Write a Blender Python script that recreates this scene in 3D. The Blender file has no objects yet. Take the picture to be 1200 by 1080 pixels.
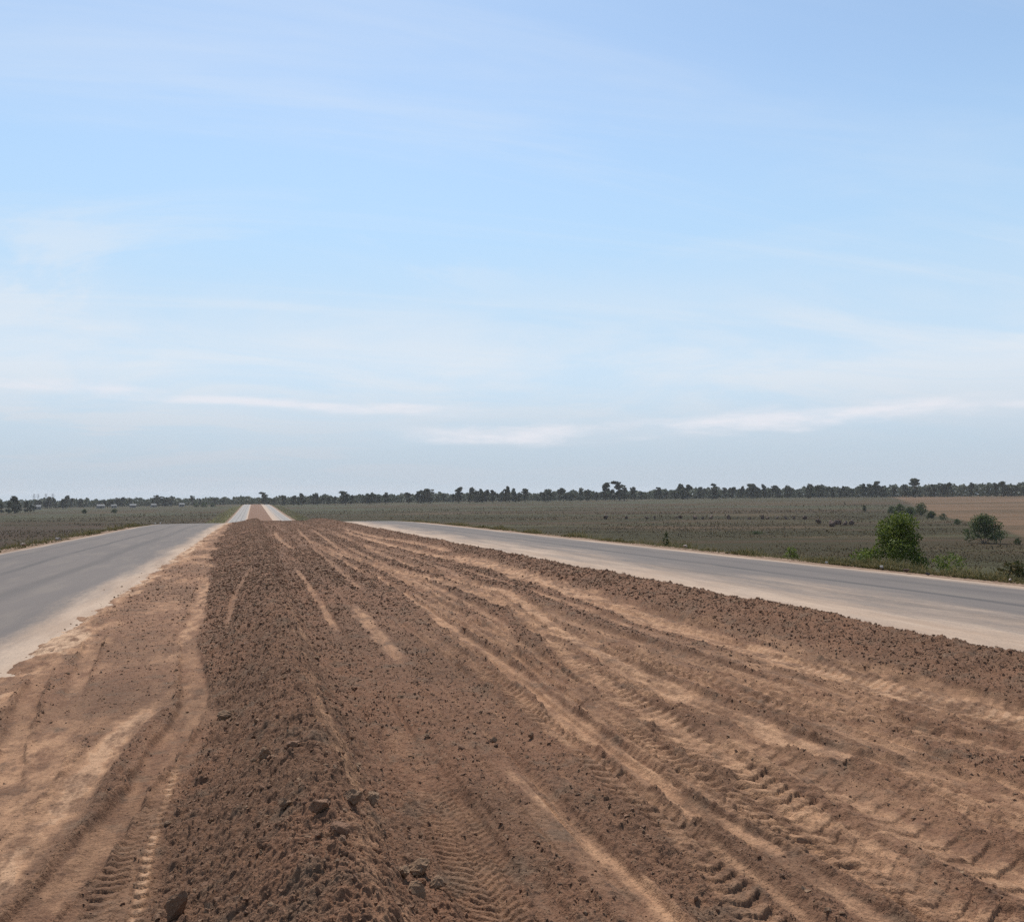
import bpy, bmesh, math, random
import numpy as np
random.seed(7); rng = np.random.default_rng(7)
R_ = math.radians
C = bpy.context.scene.collection
EYE = 10.3; YAW = math.atan(303/1040.); PITCH = math.atan(41.5/1040.); ROLL = R_(0.35)
HAZE = .00008; CLOUD = 6.0; SKY = .15; SUN = 5.0; EXPO = 0.0
STREAKS = [(.0933, -.0415, .0095, -1.2, .0, .75, 7), (.0695, .038, .018, -.16, .55, .85, 6), (.098, -.02, .006, .40, .8, .5, 9)]
SUN_EL, SUN_AZ = R_(55), R_(4)          # azimuth from +Y towards +X

# ------------------------------------------------------------------ noise
def hsh(i, j, s):
    h = (i.astype(np.int64)*374761393 + j.astype(np.int64)*668265263 + s*2147483647*31) & 0xFFFFFFFF
    h = ((h ^ (h >> 13))*1274126177) & 0xFFFFFFFF
    h = ((h ^ (h >> 16))*2246822519) & 0xFFFFFFFF
    return ((h ^ (h >> 15)) & 0xFFFFFF)/float(0xFFFFFF)
def vn(x, y, s=0):
    i = np.floor(x); j = np.floor(y); fx = x-i; fy = y-j
    fx = fx*fx*(3-2*fx); fy = fy*fy*(3-2*fy)
    a = hsh(i, j, s); b = hsh(i+1, j, s); c = hsh(i, j+1, s); d = hsh(i+1, j+1, s)
    return (a+(b-a)*fx)*(1-fy)+(c+(d-c)*fx)*fy
def fbm(x, y, s=0, o=4):
    t = 0; a = .5
    for k in range(o):
        t = t+a*vn(x, y, s+k); x = x*2.03+3.1; y = y*2.03+1.7; a *= .5
    return t/(1-.5**o)
def clods(x, y, size, dens, s):
    """rounded lumps sitting on a jittered grid: height of the tallest lump at each point"""
    gx = x/size; gy = y/size; i0 = np.floor(gx); j0 = np.floor(gy); out = np.zeros_like(x)
    for di in (-1, 0, 1):
        for dj in (-1, 0, 1):
            i = i0+di; j = j0+dj
            cx = i+hsh(i, j, s); cy = j+hsh(i, j, s+1); on = hsh(i, j, s+2)
            r = .25+.5*hsh(i, j, s+3); a = hsh(i, j, s+4)*3.14; e = .7+.6*hsh(i, j, s+5)
            dx = gx-cx; dy = gy-cy; ca, sa = np.cos(a), np.sin(a)
            u = (dx*ca+dy*sa)*e; v = (-dx*sa+dy*ca)/e
            q = np.maximum(np.abs(u), np.abs(v))*.5+np.sqrt(u*u+v*v)*.5
            h = np.clip(1-(q/r)**2.2, 0, 1)**.6*r
            out = np.maximum(out, np.where(on < dens, h, 0))
    return out*size
def sstep(a, b, x):
    t = np.clip((x-a)/(b-a), 0, 1); return t*t*(3-2*t)

# ------------------------------------------------------------------ terrain
AZK = np.radians([-40, -29, -23.4, -16.1, -8.2, 0, 16, 29, 40]); AMP = [0, 0, .5, 2.3, 4.0, 5.0, 7.0, 7.3, 7.3]
def plain(x, y):
    r = np.hypot(x, y); az = np.arctan2(x, y)-YAW
    rise = np.interp(az, AZK, AMP)*sstep(320, 950, r)
    return rise+.25*(fbm(x/90, y/90, 5, 3)-.5)*sstep(60, 200, r)
G0 = .007; YG = 8.; Y0 = 80.; CC = 3.8e-4; SM = .05
def road_z(Y):
    Y = np.asarray(Y, float); z0 = EYE-1.9; Y1 = Y0+(SM-G0)/(2*CC)
    z = z0-G0*(np.clip(Y, YG, Y0)-YG)
    t = np.clip(Y, Y0, Y1)-Y0; z = z-G0*t-CC*t*t
    zY1 = z0-G0*(Y0-YG)-G0*(Y1-Y0)-CC*(Y1-Y0)**2
    sag = 60.; lin = (zY1-SM*sag/2-1.0)/SM
    z = z-SM*np.clip(Y-Y1, 0, lin); t = np.clip(Y-Y1-lin, 0, sag)
    z = z-SM*t+SM*t*t/(2*sag)
    return z+2.3*sstep(320, 950, Y)
LX0, LX1, MX0, MX1, RX0, RX1 = -9.5, -2.5, -2.9, 8.25, 7.6, 15.4
def ground_z(x, y):
    p = plain(x, y); half = (20.6+1.0)/2*1.0; xc = (-11.0+17.2)/2; half = (17.2+11.0)/2
    out = np.maximum(np.abs(x-xc)-half, 0)
    emb = road_z(y)-.10-out*.5-.06*sstep(0, 1, out)+.12*(fbm(x/1.5, y/1.5, 8, 3)-.5)*sstep(0, 2, out)
    return np.maximum(p, emb)

# ------------------------------------------------------------------ the dug median
# (points, width, tan, depth, lug height, lug period, skew)
TR = [
 ([(1.07,27),(1.07,24.7),(1.08,14.7),(1.04,10.4)], .15, .55, .015, 0, .2, 0),
 ([(1.56,15.9),(1.51,11.5),(1.49,8.2)], .24, .62, -.005, .006, .16, .4),
 ([(1.54,6.1),(1.53,5.33),(1.55,4.69),(1.62,4.11),(1.66,3.6),(1.67,3.2),(1.7,2)], .12, .75, -.008, 0, .2, 0),
 ([(1.45,5.2),(1.5,4.5),(1.55,3.9),(1.58,3.2),(1.6,2)], .30, .26, .01, .004, .12, .6),
 ([(2.8,26),(2.74,17.1),(2.55,12),(2.47,9.5),(2.42,7.8),(2.36,6.2),(2.35,5.35),(2.33,4.6),(2.4,4.17),(2.43,3.55),(2.46,2)], .22, .75, .035, .004, .1, .2),
 ([(2.05,13),(2.07,10.9),(2.14,9.3),(2.18,7.85),(2.16,6.56),(2.13,5.6),(2.09,4.96),(2.1,4.3),(2.05,3.86),(1.98,3.1),(1.95,2)], .27, .45, .015, .03, .17, .8),
 ([(2.6,38),(2.75,30),(3.36,23.8),(3.89,18.6),(3.99,14.3),(3.71,11.2),(3.34,9.5),(3.16,8),(3.04,6.6),(2.96,5.58),(2.97,4.97),(2.87,4.1),(2.83,3.5),(2.84,2)], .42, .78, .03, .03, .2, .7),
 ([(2.7,7.6),(2.68,6.2),(2.64,5),(2.66,4.1),(2.7,3.2),(2.7,2)], .22, .6, .02, .025, .15, -.6),
 ([(3.9,32),(4.3,20.5),(4.6,16.3),(3.9,11.1),(3.71,9.4),(3.61,7.4),(3.67,6.4),(3.72,5.35),(3.96,4.85),(4.2,4.1),(4.4,3)], .34, .82, .035, .006, .14, .3),
 ([(4.1,14),(4.0,10.5),(3.98,8.6),(4.05,7.2),(4.2,6.2),(4.5,5.4),(4.9,4.6)], .4, .5, .02, .03, .19, .7),
 ([(5.2,60),(5.6,32),(6.1,25),(5.95,17.8),(5.7,13.6),(5.56,10.9),(5.5,9),(5.55,7.9),(5.65,6.8),(5.8,5.6),(6.0,4),(6.1,2.5)], .8, .85, .04, .016, .15, .5),
 ([(4.9,28),(5.2,20),(5.15,14),(4.98,11),(4.95,9.2)], .2, .6, .02, .0, .2, 0),
 ([(-.95,14),(-.63,10.3),(-.5,8.8),(-.55,7.4),(-.64,6.5),(-.75,5.45),(-.86,4.75),(-.96,4.2),(-1.1,3.4),(-1.3,2.3)], .25, .38, .035, .003, .07, .2),
 ([(-.46,7.2),(-.48,6.25),(-.5,5.13),(-.49,4.55),(-.47,3.97),(-.45,3.2),(-.43,2.3)], .075, .85, -.005, .02, .135, .5),
 ([(-.56,6.2),(-.61,5.43),(-.63,4.7),(-.66,4.1),(-.7,3.2),(-.75,2.3)], .13, .12, .0, .022, .1, .4),
 ([(-.62,9.6),(-.74,8.9),(-.98,7.6),(-1.06,6.6),(-1.09,5.7),(-1.16,4.9),(-1.3,4),(-1.5,3),(-1.7,2)], .34, .85, .0, .004, .2, .3),
 ([(-1.5,9),(-1.45,7.5),(-1.42,6.3),(-1.5,5),(-1.7,4)], .4, .55, .01, .004, .2, .3),
 ([(-1.2,26),(-1.1,22.6),(-.92,17),(-.85,14.2),(-.98,11)], .3, .8, .01, .006, .3, .5),
 ([(-2.2,15),(-2.03,13.2),(-1.72,10.1),(-1.44,8)], .22, .45, .03, .003, .1, .2),
 ([(-2.35,12),(-2.06,9.75),(-1.77,7.8),(-1.51,6.4),(-1.4,5.5)], .22, .4, .03, .003, .1, .2),
 ([(1.07,7.6),(1.05,6.6),(1.0,5.4),(1.03,4.65),(1.0,4),(.96,3.4),(.9,2.3)], .36, .24, .02, .014, .085, .9),
 ([(3.5,6.4),(3.3,5.6),(3.25,4.9),(3.3,4.1),(3.35,3.4),(3.4,2)], .5, .75, .02, .022, .24, .5),
 ([(3.9,5.1),(3.85,4.5),(3.9,3.9),(3.95,3.2)], .5, .55, .01, .02, .22, -.4),
 ([(2.2,40),(2.1,24),(1.95,16)], .2, .4, .02, 0, .2, 0),
 ([(3.1,45),(3.0,33),(3.2,22),(3.1,15),(2.9,11)], .22, .55, .03, 0, .2, 0),
 ([(3.6,45),(3.5,30),(3.55,19),(3.4,13),(3.1,10)], .2, .5, .03, .008, .2, .5),
 ([(.1,24),(-.3,16),(-.35,11)], .12, .35, .01, 0, .2, 0),
 ([(5.0,70),(4.4,45),(4.15,30),(4.25,22),(4.3,16),(4.35,12),(4.5,9),(4.6,7.5),(4.8,6),(5.2,4.5),(5.6,3.3)], .32, .55, .03, .012, .16, .4),
 ([(3.9,70),(3.4,45),(3.1,32),(3.3,24),(3.35,18),(3.15,13)], .26, .6, .03, .0, .16, .4),
 ([(3.0,70),(2.6,50),(2.4,38),(2.55,28),(2.6,21)], .24, .55, .03, .0, .16, .4),
 ([(6.1,70),(5.9,50),(6.3,36),(6.35,28)], .4, .7, .03, .0, .16, .4),
 ([(2.9,17),(3.0,12),(2.72,9),(2.6,7.4),(2.55,6),(2.5,4.8),(2.62,3.6),(2.7,2)], .17, .5, .02, .012, .11, .5),
 ([(3.45,9),(3.35,7),(3.3,6)], .25, .6, .02, .02, .13, .7),
 ([(4.6,60),(4.3,40),(4.7,26),(4.5,19),(4.2,15)], .3, .5, .03, .0, .2, 0),
 ([(2.4,60),(2.5,42),(2.9,30),(3.5,21),(3.6,17)], .16, .6, .03, .0, .2, 0),
 ([(1.3,60),(1.2,44),(1.5,33)], .3, .55, .03, .0, .2, 0),
 ([(5.6,60),(5.3,48),(5.4,40)], .5, .6, .03, .0, .2, 0),
 ([(4.3,8),(4.5,6.6),(4.75,5.6),(5.1,4.8),(5.6,4)], .55, .6, .02, .03, .24, .5),
 ([(4.9,7.4),(5.1,6.3),(5.35,5.4),(5.9,4.6)], .3, .45, .02, .02, .18, -.5),
 ([(2.95,19),(2.85,13),(2.78,10),(2.75,8.2)], .2, .5, .03, .012, .15, .5),
 ([(3.35,15),(3.2,12),(3.05,10),(2.95,8.5),(2.85,7.2),(2.78,6)], .22, .55, .03, .02, .16, .6),
]
TOE = np.array([(-2.1,110),(-1.7,55),(-1.5,37),(-1.0,20.5),(-.75,14),(-.62,12),(-.42,9.2),(-.33,8),(-.40,6.9),(-.42,5.5),(-.42,4.7),(-.40,3.5),(-.4,-40)])[::-1]
PX = [-3.3,-2.9,-2.55,-2.2,-1.0,-.55]; PZ = [-.16,-.07,.02,.05,.07,.09]
def catmull(pts, n=8):
    P = [np.array(p, float) for p in pts]; P = [2*P[0]-P[1]]+P+[2*P[-1]-P[-2]]; out = []
    for k in range(1, len(P)-2):
        for t in np.linspace(0, 1, n, endpoint=False):
            a, b, c, d = P[k-1:k+3]
            out.append(.5*((2*b)+(c-a)*t+(2*a-5*b+4*c-d)*t*t+(3*b-a-3*c+d)*t**3))
    out.append(P[-2]); return np.array(out)
TRC = []
for t in TR:
    c = catmull(t[0]); TRC.append((c, np.concatenate([[0], np.cumsum(np.hypot(*np.diff(c, axis=0).T))]))+t[1:])
def dirt(x, y):
    """height above the road, tan amount, looseness of the dug soil"""
    toe = np.interp(y, TOE[:, 1], TOE[:, 0])+.42*(fbm(x*.5+9, y*.55, 21, 5)-.5)*np.clip(y/9, .35, 1.6)
    near = 1-sstep(112, 124, y)
    shoulder = np.interp(x, PX, PZ)
    ridge = .09+.40*sstep(0, 1, (x-toe)/np.maximum(.36-toe, .2))
    trough = np.interp(x, [.36,.44,.62,.85,2.3,3.4,4.6,5.3,5.9,6.35,6.95,7.5,8.0,8.6], [.49,.46,.28,.19,.2,.17,.19,.14,.15,.25,.40,.22,-.03,-.16])
    h = np.where(x < toe, shoulder, np.where(x < .36, ridge, trough))
    berm = sstep(5.85, 6.5, x+.25*(fbm(x*.5, y*.8, 31, 3)-.5))*(1-sstep(7.6, 8.1, x))
    left = 1-sstep(-.05, .05, x-toe)
    rid = (1-left)*(1-sstep(.45, 1.1, x))
    flat = 1-left-rid; flat = np.clip(flat-berm, 0, 1)
    loose = np.clip((.95-.38*sstep(7, 22, y))*rid+.72*berm+(.62+.1*sstep(10, 25, y))*flat+.18*left, 0, 1)
    patch = sstep(.45, .62, fbm(x*1.1+4, y*.5, 41, 4))
    loose = loose*(1-flat*.3*(1-patch))
    tan = .10*flat*sstep(.4, .7, fbm(x*1.6, y*.22, 51, 4))
    # left shoulder: hard pale laterite with darker scuffed patches
    ls = fbm(x*1.3+2, y*.55, 61, 5)
    tan = tan+left*(.22+.5*sstep(.44, .66, ls))
    dusty = sstep(-2.15, -2.5, x+.7*(fbm(x*.9, y*.45, 71, 4)-.5)); tan = np.clip(tan+left*dusty*.7*sstep(.35, .6, fbm(x*2, y*.8, 73, 4)), 0, 1)
    h = h+left*(.05*(fbm(x*1.3, y*1.0, 75, 5)-.5)+.09*(fbm(x*5, y*3.2, 76, 5)-.5))*sstep(-1.9, -2.35, x)
    # scuffed dark patch and the loose strip between the two left tracks
    dk = np.exp(-(((x+1.22+.05*(y-9))/.22)**2+((y-9.2)/1.6)**2)); tan = tan*(1-.8*dk*left)
    st = np.exp(-((x-np.interp(y, [4.2,5.2,6,6.8,7.8,8.4], [-1.0,-.86,-.88,-.84,-.79,-.67]))/.055)**2)*sstep(4.0, 5, y)*(1-sstep(8, 8.7, y))
    tan = tan*(1-.85*st); loose = np.maximum(loose, .55*st); h = h+.03*st
    # faint parallel scrapes and wheel lines along the strip
    mx = flat*(1-.5*sstep(30, 90, y)); xs = x+.25*(fbm(x*.4, y*.12, 161, 3)-.5)
    ln = fbm(xs*5.5, y*.10, 162, 4); ln2 = fbm(xs*13, y*.16+7, 163, 3)
    tan = tan+mx*.28*sstep(3.0, 4.2, x)*(1-sstep(7, 12, y))*sstep(.42, .6, fbm(x*2.2, y*1.1, 166, 5)); tan = tan+mx*(.24*sstep(.52, .66, ln)+.16*sstep(.56, .7, ln2))*(.35+.65*(1-sstep(9, 22, y)))*sstep(.9, 1.6, x)
    h = h-mx*(.030*sstep(.48, .62, ln)+.012*sstep(.52, .66, ln2)); loose = loose*(1-.6*mx*sstep(.50, .64, ln))
    tan = np.maximum(tan, (1-left)*.55*np.exp(-((x-.50-.06*(fbm(y*.7, y*0, 165, 3)-.5))/.10)**2)*sstep(.40, .60, fbm(x*7, y*1.1, 164, 5))*(1-sstep(11, 20, y)))
    worn = np.zeros_like(x); wob = fbm(x*3.1, y*2.1, 81, 4)-.5; wob2 = fbm(x*9, y*6, 91, 3)-.5
    for (c, cs, w, tn, dep, lug, per, skew) in TRC:
        lo = c.min(0)-w; hi = c.max(0)+w
        m = (x > lo[0]) & (x < hi[0]) & (y > lo[1]) & (y < hi[1])
        if not m.any(): continue
        X = x[m]; Y = y[m]
        # tracks run along y: distance from the curve at the same y
        o = np.argsort(c[:, 1]); cx = np.interp(Y, c[o, 1], c[o, 0]); s = np.interp(Y, c[o, 1], cs[o])
        sl = np.gradient(c[o, 0], c[o, 1]+np.arange(len(o))*1e-6); d = (X-cx)/np.sqrt(1+np.interp(Y, c[o, 1], sl)**2)
        ww = w*(1+.9*wob[m])+.5*w*wob2[m]; q = np.abs(d+.12*w*wob[m])/(ww*.5)
        core = 1-sstep(.72, 1.1, q); y0, y1 = c[:, 1].min(), c[:, 1].max()
        e = sstep(0, min(.45*(y1-y0), 2.5), Y-y0+.03)*sstep(0, .4*(y1-y0), y1-Y) if y0 > 2.5 else sstep(0, .3*(y1-y0), y1-Y)
        e = e*(.7+.3*sstep(.28, .5, fbm(X*1.5, Y*.9, int(w*997), 3)))
        core = core*e
        edge = np.exp(-((q-1.12)/.22)**2)*e
        ph = (s+skew*np.abs(d)+.10*wob[m]+.03*wob2[m])/(per*.72); L = .5+.5*np.sin(2*np.pi*ph); L = sstep(.38, .62, L)
        fade = 1-sstep(18, 40, Y)
        lb = sstep(.30, .62, fbm(X*3.3, Y*1.7, 37, 4)); h[m] += -dep*core+.35*dep*edge+.9*lug*(L-.5)*core*fade*(.35+.65*lb)
        g = fbm(X*5, Y*1.6, int(w*313)+5, 5); g2 = fbm(X*23, Y*14, 43, 3); soft = np.exp(-(q/.85)**2)*e; tc = sstep(.10, 1.0, soft*1.35+.9*(g-.58)+.8*(g2-.5)*np.sqrt(soft)); tan[m] = np.maximum(tan[m], tn*tc*(.86+.14*L if lug > .01 else 1.0))
        worn[m] = np.maximum(worn[m], core*(.9 if lug < .01 else .6))
        loose[m] = np.maximum(loose[m], .6*edge)
    loose = loose*(1-.85*worn)
    # relief
    rr = np.hypot(x, y); fine = 1-sstep(14, 30, rr); mid = 1-.45*sstep(45, 90, rr)
    h = h+(.12*(fbm(x*1.3, y*.9, 101, 5)-.5))*np.clip(loose*1.3+.1, 0, 1)*mid
    h = h+.02*(fbm(x*2.2, y*1.2, 107, 4)-.5)+.022*(fbm(x*7, y*7, 108, 3)-.5)*loose*mid
    h = h+clods(x, y, .15, .22, 111)*.38*np.clip(loose*1.25-.35, 0, 1)*mid
    h = h+clods(x, y, .07, .4, 121)*.5*np.clip(loose*1.2-.15, 0, 1)*mid
    h = h+clods(x, y, .03, .7, 131)*.72*np.clip(loose*1.1+.06, 0, 1)*fine
    h = h+clods(x, y, .015, .75, 141)*.75*np.clip(loose+.15, 0, 1)*(1-sstep(7, 14, rr))
    h = h+(.004+.015*np.clip(loose+.12, 0, 1))*(fbm(x*42, y*42, 151, 3)-.5)*fine
    h = h*near+(1-near)*np.where((x > -2.6) & (x < 8.0), .12, -.1)
    return h, np.clip(tan, 0, 1), loose

# ------------------------------------------------------------------ object helpers
def mesh_np(name, V, F, mat, attrs=None, parent=None, smooth=False):
    """one mesh object from vertex and face arrays (all faces with the same corner count)"""
    V = np.asarray(V, np.float32); F = np.asarray(F, np.int32); k = F.shape[1]
    me = bpy.data.meshes.new(name)
    me.vertices.add(len(V)); me.vertices.foreach_set('co', V.ravel())
    me.loops.add(F.size); me.loops.foreach_set('vertex_index', F.ravel())
    me.polygons.add(len(F)); me.polygons.foreach_set('loop_start', np.arange(0, F.size, k, dtype=np.int32))
    me.polygons.foreach_set('loop_total', np.full(len(F), k, np.int32))
    me.polygons.foreach_set('use_smooth', np.full(len(F), smooth, bool))
    me.update(calc_edges=True)
    for n, a in (attrs or {}).items():
        at = me.attributes.new(n, 'FLOAT', 'POINT'); at.data.foreach_set('value', np.asarray(a, np.float32))
    if mat: me.materials.append(mat)
    o = bpy.data.objects.new(name, me); C.objects.link(o)
    if parent: o.parent = parent
    return o
def obj(name, bm, mat, parent=None, smooth=False):
    me = bpy.data.meshes.new(name); bm.to_mesh(me); bm.free()
    if mat: me.materials.append(mat)
    if smooth:
        for p in me.polygons: p.use_smooth = True
    o = bpy.data.objects.new(name, me); C.objects.link(o)
    if parent: o.parent = parent
    return o
def tag(o, label, cat, group=None, kind=None):
    o['label'] = label; o['category'] = cat
    if group: o['group'] = group
    if kind: o['kind'] = kind
    return o
def thing(name, label, cat, loc=(0, 0, 0), rz=0, group=None):
    o = bpy.data.objects.new(name, None); C.objects.link(o)
    o.location = loc; o.rotation_euler = (0, 0, rz); return tag(o, label, cat, group)
def dup(root, loc, rz, sc, label=None, group=None, src_children=None):
    r = root.copy(); C.objects.link(r); r.location = loc; r.rotation_euler = (0, 0, rz); r.scale = sc
    if label: r['label'] = label
    if group: r['group'] = group
    for ch in list(root.children):
        c = ch.copy(); C.objects.link(c); c.parent = r
    return r

# ------------------------------------------------------------------ materials
def new_mat(name):
    m = bpy.data.materials.new(name); m.use_nodes = True; nt = m.node_tree
    b = nt.nodes['Principled BSDF']; b.inputs['Specular IOR Level'].default_value = .25
    return m, nt, b
class N:
    def __init__(s, nt, g=.82): s.nt = nt; s.g = g
    def __call__(s, typ, **kw):
        n = s.nt.nodes.new(typ)
        for k, v in kw.items():
            if k in n.inputs.keys() if hasattr(n.inputs, 'keys') else False:
                if hasattr(v, 'is_output'): s.nt.links.new(v, n.inputs[k])
                else: n.inputs[k].default_value = v
            else: setattr(n, k, v)
        return n
    def mapping(s, src, scale=(1, 1, 1), rot=(0, 0, 0), loc=(0, 0, 0)):
        n = s.nt.nodes.new('ShaderNodeMapping'); s.nt.links.new(src, n.inputs['Vector'])
        n.inputs['Scale'].default_value = scale; n.inputs['Rotation'].default_value = rot; n.inputs['Location'].default_value = loc
        return n.outputs[0]
    def noise(s, vec, scale, detail=4, rough=.55, dist=0):
        n = s.nt.nodes.new('ShaderNodeTexNoise'); s.nt.links.new(vec, n.inputs['Vector'])
        n.inputs['Scale'].default_value = scale; n.inputs['Detail'].default_value = detail
        n.inputs['Roughness'].default_value = rough; n.inputs['Distortion'].default_value = dist
        return n.outputs['Fac']
    def rng(s, f, a, b, c=0, d=1, typ='SMOOTHSTEP'):
        n = s.nt.nodes.new('ShaderNodeMapRange'); n.interpolation_type = typ; s.nt.links.new(f, n.inputs[0])
        for i, v in enumerate((a, b, c, d)): n.inputs[i+1].default_value = v
        return n.outputs[0]
    def math(s, op, a, b=0.0):
        n = s.nt.nodes.new('ShaderNodeMath'); n.operation = op
        for i, v in enumerate((a, b)):
            if hasattr(v, 'is_output'): s.nt.links.new(v, n.inputs[i])
            else: n.inputs[i].default_value = v
        return n.outputs[0]
    def mix(s, f, a, b, typ='MIX'):
        n = s.nt.nodes.new('ShaderNodeMix'); n.data_type = 'RGBA'; n.blend_type = typ
        for i, v in ((0, f), (6, a), (7, b)):
            if hasattr(v, 'is_output'): s.nt.links.new(v, n.inputs[i])
            elif i == 0: n.inputs[0].default_value = v
            else: n.inputs[i].default_value = (*[c*s.g for c in v], 1)
        return n.outputs[2]
    def attr(s, name):
        n = s.nt.nodes.new('ShaderNodeAttribute'); n.attribute_name = name; return n.outputs['Fac']
    def pos(s):
        n = s.nt.nodes.new('ShaderNodeNewGeometry'); return n.outputs['Position']
    def bump(s, b, f, strength, dist):
        n = s.nt.nodes.new('ShaderNodeBump'); n.inputs['Strength'].default_value = strength; n.inputs['Distance'].default_value = dist
        s.nt.links.new(f, n.inputs['Height']); s.nt.links.new(n.outputs[0], b.inputs['Normal'])

DARK = (.192, .103, .062); RED = (.238, .122, .072); GREY = (.172, .115, .077); TAN = (.52, .300, .172); PALE = (.62, .42, .275)
def soil_material():
    m, nt, b = new_mat('soil'); k = N(nt); p = k.pos()
    n1 = k.noise(k.mapping(p, (.9, .5, .9)), 1.0, 6); n2 = k.noise(p, 3.2, 6, .65); n3 = k.noise(p, 22, 5, .7); n4 = k.noise(p, 95, 3, .7); n6 = k.noise(p, 11, 6, .8)
    col = k.mix(k.rng(n1, .38, .62), DARK, RED); col = k.mix(k.rng(n2, .5, .68, 0, .75), col, GREY)
    col = k.mix(k.rng(n6, .54, .68, 0, .5), col, (.30, .182, .112)); col = k.mix(k.rng(n6, .48, .36, 0, .7), col, (.088, .050, .034)); col = k.mix(k.rng(n3, .55, .75, 0, .45), col, (.29, .18, .11)); col = k.mix(k.rng(n4, .6, .75, 0, .4), col, (.30, .205, .13))
    n5 = k.noise(p, 230, 2, .6); col = k.mix(k.rng(n4, .46, .3, 0, .6), col, (.07, .040, .026)); col = k.mix(k.rng(n5, .58, .75, 0, .45), col, (.36, .255, .16)); col = k.mix(k.rng(n5, .42, .28, 0, .5), col, (.06, .037, .027))
    t = k.attr('tan'); streak = k.noise(k.mapping(p, (5, .8, 5)), 1.0, 5, .6)
    brk = k.noise(k.mapping(p, (7, 2.6, 7)), 1.0, 8, .72); tt = k.math('MULTIPLY', t, k.rng(k.math('ADD', k.math('MULTIPLY', brk, .8), k.math('MULTIPLY', streak, .3)), .43, .66, .12, 1.25))
    tcol = k.mix(k.rng(n2, .4, .65), TAN, (.43, .238, .138)); tcol = k.mix(k.rng(t, .75, 1.0, 0, .75), tcol, PALE)
    col = k.mix(k.rng(tt, .05, .95, 0, 1, 'LINEAR'), col, tcol)
    dk = k.mix(k.rng(k.noise(p, 46, 4, .75), .47, .33, 0, .55), col, (.085, .048, .032)); nt.links.new(dk, b.inputs['Base Color']); b.inputs['Roughness'].default_value = .95; b.inputs['Specular IOR Level'].default_value = .12
    h = k.math('ADD', k.math('MULTIPLY', n3, .6), k.math('MULTIPLY', n4, .4)); k.bump(b, h, 1.0, .028)
    return m
def clod_material():
    m, nt, b = new_mat('clod'); k = N(nt); p = k.pos(); n = k.noise(p, 9, 5, .7); n4 = k.noise(p, 80, 4, .7)
    g = nt.nodes.new('ShaderNodeNewGeometry').outputs['Random Per Island']
    col = k.mix(k.rng(n, .35, .65), (.225, .124, .076), (.305, .166, .100)); col = k.mix(k.rng(n4, .5, .75, 0, .5), col, (.34, .23, .15)); col = k.mix(k.rng(g, .4, 1.0, 0, .55, 'LINEAR'), col, (.42, .28, .17))
    nt.links.new(col, b.inputs['Base Color']); b.inputs['Roughness'].default_value = .95; k.bump(b, n4, 1.0, .02); return m
def road_material(name, edges, lines):
    """worn asphalt; dust spreads from the given edges (x, reach, amount); darker rolled lines at given x"""
    m, nt, b = new_mat(name); k = N(nt); p = k.pos()
    sx = nt.nodes.new('ShaderNodeSeparateXYZ'); nt.links.new(p, sx.inputs[0]); X = sx.outputs[0]
    big = k.noise(k.mapping(p, (.5, .07, .5)), 1.0, 5, .6); mid = k.noise(k.mapping(p, (2.6, .35, 2.6)), 1.0, 5, .6); fin = k.noise(p, 60, 3, .7)
    wv = k.math('MULTIPLY', k.math('SUBTRACT', k.noise(k.mapping(p, (.25, .05, .25)), 1.0, 2), .5), .9)
    col = k.mix(k.rng(big, .35, .65), (.150, .128, .117), (.168, .142, .128)); col = k.mix(k.rng(mid, .45, .7, 0, .4), col, (.235, .195, .160))
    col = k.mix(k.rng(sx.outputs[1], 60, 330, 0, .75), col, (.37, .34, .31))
    for x0, w, a in lines:
        d = k.math('ABSOLUTE', k.math('SUBTRACT', k.math('ADD', X, wv), x0))
        f = k.math('MULTIPLY', k.rng(d, w, w*.15, 0, a), k.rng(mid, .25, .6, .35, 1)); col = k.mix(f, col, (.085, .078, .076))
    dust = k.math('ADD', k.math('MULTIPLY', k.noise(k.mapping(p, (1.1, .14, 1.1)), 1.0, 10, .68), .72), k.math('MULTIPLY', k.noise(k.mapping(p, (14, 4, 14)), 1.0, 6, .75), .28))
    for x0, reach, a in edges:
        d = k.math('DIVIDE', k.math('ABSOLUTE', k.math('SUBTRACT', X, x0)), reach)
        d = k.math('ADD', d, k.math('MULTIPLY', k.math('SUBTRACT', dust, .5), 1.9))
        col = k.mix(k.math('MULTIPLY', k.rng(d, 1.0, .15, 0, a), k.rng(fin, .3, .6, .7, 1.05)), col, k.mix(k.rng(mid, .35, .65), (.54, .395, .285), (.43, .30, .21)))
    col = k.mix(k.rng(fin, .52, .72, 0, .45), col, (.27, .235, .205)); col = k.mix(k.rng(fin, .46, .3, 0, .5), col, (.075, .068, .064))
    nt.links.new(col, b.inputs['Base Color']); b.inputs['Roughness'].default_value = .9; b.inputs['Specular IOR Level'].default_value = .12
    k.bump(b, fin, .3, .006); return m
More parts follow.
